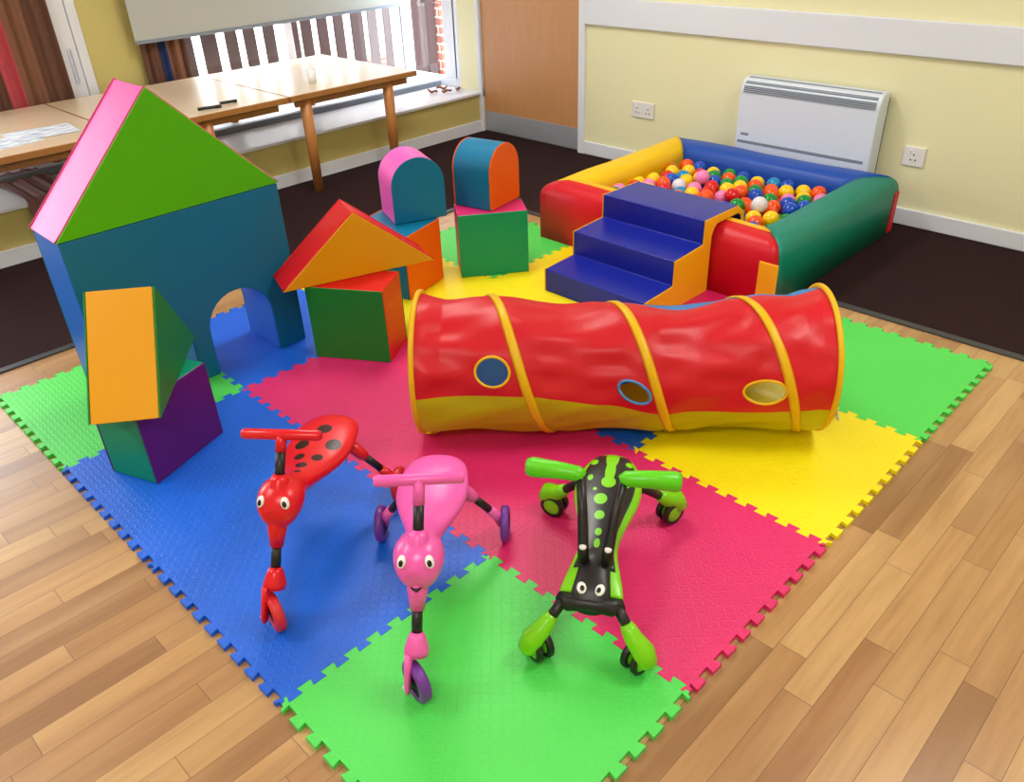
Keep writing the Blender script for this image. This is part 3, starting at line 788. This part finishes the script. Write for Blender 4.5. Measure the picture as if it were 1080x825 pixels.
def bug_scooter(name, label, front, head_dir, steer_dir, body_m, trim_m, tyre, hub, wb=.50, mouth=True, wyaw=0, lean=0, barz=.448):
    hx_, hy_ = head_dir; L_ = math.hypot(hx_, hy_); hx_, hy_ = hx_/L_, hy_/L_
    yaw = math.atan2(hy_, hx_); sy = math.atan2(steer_dir[1], steer_dir[0])-yaw
    t = thing(name, label, 'ride-on scooter', (front[0]-hx_*wb, front[1]-hy_*wb, Z0), yaw)
    r = .049
    secs = [(-.040, .246, .030, .010, .012), (-.030, .248, .052, .016, .020), (-.008, .250, .070, .021, .030), (.03, .252, .081, .024, .038), (.08, .252, .086, .024, .042), (.13, .252, .084, .024, .042),
            (.18, .254, .071, .024, .038), (.23, .257, .054, .025, .034), (.275, .262, .042, .027, .032), (.31, .270, .038, .032, .034), (.34, .279, .047, .042, .040), (.368, .281, .0535, .048, .048), (.395, .278, .0515, .046, .052), (.418, .272, .041, .036, .046), (.432, .266, .024, .020, .028)]
    bm = loft(new(), [(a, b+interp([(.15, -.012), (.36, .010)], a), c, d_, e_) for a, b, c, d_, e_ in catmull(secs, 4)])
    for v in bm.verts: v.co.y += interp([(.12, 0), (.43, lean*.24)], v.co.x)
    obj('body', bm, body_m, t)
    # steering column: x = wb - .466 (z - .06)
    def col(z, d=0): return Vector((wb-.466*(z-.06), lean*(z-.06), z))
    def st(dx, dy, z, k=0):                                    # steered frame about the column axis
        c = col(z); cs, sn = math.cos(sy+k), math.sin(sy+k); return Vector((c.x+dx*cs-dy*sn, c.y+dx*sn+dy*cs, z))
    cb = thing_part = bpy.data.objects.new('steering_column', None); C.objects.link(cb); cb.parent = t
    obj('upper_tube', tube([col(barz+.003), col(.40)], .0125, n=20), trim_m, cb)
    obj('black_upper_tube', tube([col(.402), col(.325)], .0115, n=20), M['black'], cb)
    obj('neck_sleeve', tube([col(.352), col(.34), col(.28), col(.235), col(.197)], [.014, .022, .026, .022, .0155], n=24), trim_m, cb)
    obj('black_lower_tube', tube([col(.200), col(.145)], .0115, n=20), M['black'], cb)
    fk = tube([col(.152), col(.142), col(.118), col(.106)], [.013, .019, .027, .025], n=20)
    for s in (-1,):
        a = st(0, s*.019, .118, wyaw); b = st(.0, s*.021, .050, wyaw)
        sweep(fk, [a, lerp3(a, b, .5), b, b+Vector((.004, 0, -.012))], [.021, .019, .016, .011], n=14, up=(0, 1, 0), sz=.45)
    obj('fork', fk, trim_m, cb)
    for s in (-1,):
        a = st(0, s*.026, .050, wyaw); nn = st(0, s*.030, .050, wyaw)
        obj('axle_bolt', tube([a, nn], .007, n=12), M['plastic'], cb)
    A, B = st(0, -.093, barz), st(0, .093, barz)
    obj('handlebar', tube([A, A+(B-A)*.03, A+(B-A)*.5, A+(B-A)*.97, B], [.009, .0125, .0125, .0125, .009], n=20), trim_m, t)
    w0 = wheel(t, (col(.06).x, 0, r), r, .026, sy+wyaw, tyre, hub)
    # rear legs
    for s in (-1, 1):
        p0 = Vector((.055, s*.055, .222)); p1 = Vector((.010, s*.146, .085))
        lg = bpy.data.objects.new('rear_leg', None); C.objects.link(lg); lg.parent = t
        obj('leg_socket', tube([p0, p0+(p1-p0)*.35, p0+(p1-p0)*.42], [.018, .0165, .013], n=16), trim_m, lg)
        obj('leg_tube', tube([p0+(p1-p0)*.38, p0+(p1-p0)*.82], .0105, n=16), M['black'], lg)
        obj('leg_foot', tube([p0+(p1-p0)*.78, p1, Vector((.0, s*.152, r))], [.0125, .013, .010], n=16), trim_m, lg)
        wheel(t, (0, s*.165, r), r, .022, 0, tyre, hub)
    # face
    for s in (-1, 1):
        e = obj('eye', ball_bm(.0115, 20, 12, (.55, .85, 1.25), (0, 0, 0)), M['eyew'], t)
        e.location = (.417, s*.029+lean*.24, .312); e.rotation_euler = (0, -.55, s*.5)
        p = obj('pupil', ball_bm(.006, 16, 10, (.5, .9, 1.3), (.0045, -s*.002, -.002)), M['eyeb'], e)
    if mouth:
        pts_ = [(wb-.466*(.2505-.06)+.0255-.0022*abs(k), k*.0042+lean*.19, .2505+.0012*k*k*.5) for k in range(-3, 4)]
        obj('mouth', tube(pts_, [.001, .0026, .0035, .0042, .0035, .0026, .001], n=10), M['eyeb'], t)
    return t
red_spots = spotted('ladybird_red', (222, 14, 34), [(.118, .045, .024, .020), (.128, -.036, .021, .018), (.186, -.020, .016, .013), (.184, .026, .016, .014), (.232, .004, .016, .014), (.272, .012, .009, .008), (.055, .0, .020, .020)], (48, 14, 16))
bug_scooter('scooter', 'red ladybird ride-on scooter with black spots, parked on the blue mat', (-.814, .114), (.59, -.807), (.63, -.775), red_spots, M['sred'], M['redtyre'], M['black'], mouth=False, wyaw=.68, lean=.055, barz=.435)
bug_scooter('scooter', 'pink ride-on scooter with a smiling face and purple wheels', (-.418, .216), (.672, -.742), (.72, -.69), M['spink'], M['spink'], M['purpletyre'], M['black'], wyaw=.58, lean=.045)

# green four-wheeled bug
gh = Vector((.534, -.845)); gy = math.atan2(gh.y, gh.x)
g = thing('scooter', 'lime green and black four-wheeled ride-on scooter with two raised handles', 'ride-on scooter', (-.477, .950, Z0), gy)
secs = [(-.030, .178, .022, .010, .010), (-.015, .180, .044, .016, .020), (.02, .183, .064, .022, .030), (.07, .185, .078, .024, .036), (.12, .185, .083, .024, .038), (.17, .184, .077, .024, .036), (.22, .182, .063, .022, .032),
        (.28, .180, .049, .020, .028), (.33, .177, .045, .018, .026), (.38, .168, .056, .018, .026), (.42, .160, .066, .015, .024), (.445, .154, .070, .010, .020)]
obj('shell', loft(new(), catmull(secs, 4), flat=.8), M['glime'], g)
# black patterned back panel, lifted a little off the shell
def back_panel():
    bm = new(); cs_ = catmull(secs, 4); G = []
    cs_ = [c for c in cs_ if -.012 <= c[0] <= .40]
    for x, z, w_, hu, hd in cs_:
        fr2 = .80 if x < .24 else .80 - .0*(x-.24)
        row = []
        for k in range(25):
            v = (k/24*2-1)*fr2; row.append(bm.verts.new((x, w_*v, z+hu*(max(0, 1-v*v))**.4+.0025)))
        G.append(row)
    for A, B in zip(G, G[1:]):
        for k in range(24): bm.faces.new((A[k], A[k+1], B[k+1], B[k]))
    return bm
n = NT('bug_back').set(None, .3)
x, y, z = n.sep(n.coord())
def ell(cx, cy, rx, ry):
    return n.math('LESS_THAN', n.math('ADD', n.math('POWER', n.math('DIVIDE', n.math('SUBTRACT', x, cx), rx), 2), n.math('POWER', n.math('DIVIDE', n.math('SUBTRACT', y, cy), ry), 2)), 1)
f = None
for a in ((.0, 0, .06, .017), (.07, 0, .05, .013), (.115, 0, .022, .018), (.03, -.045, .014, .010), (.10, -.047, .012, .007), (.03, .045, .012, .010), (.075, .052, .008, .006), (.115, .045, .014, .009), (.18, -.012, .019, .016), (.235, -.008, .015, .012), (.29, -.004, .012, .008), (.325, -.003, .014, .007), (.145, -.03, .006, .005), (.155, .04, .006, .004)):
    k = ell(*a); f = k if f is None else n.math('MAXIMUM', f, k)
n.l(n.mix(f, lin((26, 28, 32)), lin((124, 212, 14))), n.p.inputs['Base Color'])
o = obj('back_panel', back_panel(), n.m, g); s_ = o.modifiers.new('solid', 'SOLIDIFY'); s_.thickness = .003
# head
hsec = [(.335, .182, .028, .014, .02), (.37, .180, .034, .020, .03), (.41, .172, .038, .022, .034), (.445, .160, .043, .018, .034), (.463, .150, .040, .014, .030), (.474, .143, .030, .008, .020)]
obj('head', loft(new(), catmull(hsec, 4), flat=.8), M['black'], g)
bm = tube([(.446, -.072, .144), (.456, -.048, .138), (.462, 0, .146), (.456, .048, .138), (.446, .072, .144)], [.012, .021, .016, .021, .012], n=16)
obj('front_yoke', bm, M['black'], g)
for s in (-1, 1):
    e = obj('eye', ball_bm(.0125, 20, 12, (1.15, .85, .5)), M['eyew'], g); e.location = (.452, s*.020, .181); e.rotation_euler = (0, .30, -s*.2)
    obj('pupil', ball_bm(.006, 16, 10, (1.2, .9, .5), (.003, -s*.001, .0045)), M['eyeb'], e)
    # handles
    arm = obj('handle_arm', tube([(.385, s*.026, .195), (.372, s*.028, .225), (.330, s*.036, .290), (.285, s*.047, .352)], [.013, .0125, .0115, .011], n=16), M['black'], g)
    obj('pivot_cap', ball_bm(.0085, 16, 10, (1, 1, .7), (.380, s*.028, .232)), M['plastic'], arm)
    obj('hand_grip', tube([(.284, s*.040, .352), (.281, s*.052, .356), (.275, s*.10, .356), (.268, s*.160, .352), (.267, s*.172, .351)], [.012, .0175, .020, .0235, .019], n=20), M['grip'], g)
# legs and casters: (hub position local) computed from the photograph's wheel contacts
def caster(cx, cy, root_pt, out, big):
    c = bpy.data.objects.new('caster', None); C.objects.link(c); c.parent = g
    r = .034; s = 1 if cy > 0 else -1
    top = Vector((cx - out[0]*.02, cy - out[1]*.02, .088 if big else .080))
    obj('leg', tube([root_pt, lerp3(root_pt, top, .5), top], [.0125, .012, .0115], n=14), M['black'], g)
    d = (top-Vector(root_pt)).normalized()
    pod = tube([top-d*.030, top-d*.012, top+d*.006, Vector((cx+out[0]*.012, cy+out[1]*.012, .066)), Vector((cx+out[0]*.022, cy+out[1]*.022, .042)), Vector((cx+out[0]*.024, cy+out[1]*.024, .028))],
               [.014, .0185, .021, .026, .025, .014], n=18)
    obj('caster_pod', pod, M['glime'], c)
    yaw = math.atan2(out[1], out[0]) + (PI/2 if big else .15)
    for q in (-1, 1):
        off = Vector((math.cos(yaw+PI/2), math.sin(yaw+PI/2), 0))*q*.014
        w_ = obj('wheel', lathe(new(), [(r*.7, -.008), (r*.9, -.008), (r, -.005), (r, .005), (r*.9, .008), (r*.7, .008), (r*.7, -.008)], 32), M['black'], c)
        w_.location = (cx-out[0]*.004+off.x, cy-out[1]*.004+off.y, r); w_.rotation_euler = (PI/2, 0, yaw)
        obj('hub', lathe(new(), [(0, -.009), (r*.6, -.008), (r*.72, -.006), (r*.72, .006), (r*.6, .008), (0, .009)], 28), M['glime'], w_)
def loc_g(wx, wy):
    v = Vector((wx+.477, wy-.950)); lf = Vector((.845, .534)); return v.dot(gh), v.dot(lf)
for (wx, wy), rp, big in (((-.303, .468), (.455, -.058, .142), True), ((-.118, .592), (.455, .058, .142), True), ((-.352, 1.050), (.055, .060, .165), False), ((-.607, .860), (.055, -.060, .165), False)):
    X, Y = loc_g(wx, wy)
    o_ = Vector((X-rp[0], Y-rp[1])).normalized()
    caster(X, Y, rp, (o_.x, o_.y), big)

# ------------------------------------------------------------------ light
w = bpy.data.worlds.new('World'); S.world = w; w.use_nodes = True
bg = w.node_tree.nodes['Background']; bg.inputs[0].default_value = (.93, .96, 1, 1); bg.inputs[1].default_value = 9.0
def area(name, loc, rot, sx, sy, power, col=(1, 1, 1), portal=False):
    l = bpy.data.lights.new(name, 'AREA'); l.shape = 'RECTANGLE'; l.size = sx; l.size_y = sy; l.energy = power; l.color = col
    o = bpy.data.objects.new(name, l); C.objects.link(o); o.location = loc; o.rotation_euler = rot
    if portal: l.cycles.is_portal = True
    return o
area('window_portal', (XW-.10, .1, 1.0), (0, -PI/2, 0), 1.5, 2.6, 1, portal=True)
area('window_portal', (XW-.10, 2.67, 1.0), (0, -PI/2, 0), 1.5, 1.95, 1, portal=True)
for x, y in ((-2.3, 1.9), (-2.3, -1.2), (.6, 1.9), (.6, -1.2)):
    area('ceiling_light', (x, y, Z1-.03), (0, 0, 0), .6, 1.2, 36, (1, .97, .92))

# ------------------------------------------------------------------ camera
Rm = [[0.714195, 0.699153, -0.033331], [0.349411, -0.397382, -0.848528], [-0.606496, 0.594368, -0.5281]]
cam = bpy.data.cameras.new('camera'); co = bpy.data.objects.new('camera', cam); C.objects.link(co); S.camera = co
cam.sensor_fit = 'HORIZONTAL'; cam.sensor_width = 36; cam.lens = 854.209/1080*36; cam.clip_start = .02
X, Y, Zv = Vector(Rm[0]), -Vector(Rm[1]), -Vector(Rm[2])
m4 = Matrix((X, Y, Zv)).transposed().to_4x4(); m4.translation = Vector((.55395, -.42023, 1.48525)); co.matrix_world = m4
S.view_settings.view_transform = 'Standard'; S.view_settings.look = 'None'; S.view_settings.gamma = 1; S.view_settings.use_curve_mapping = False
S.view_settings.exposure = 0.1
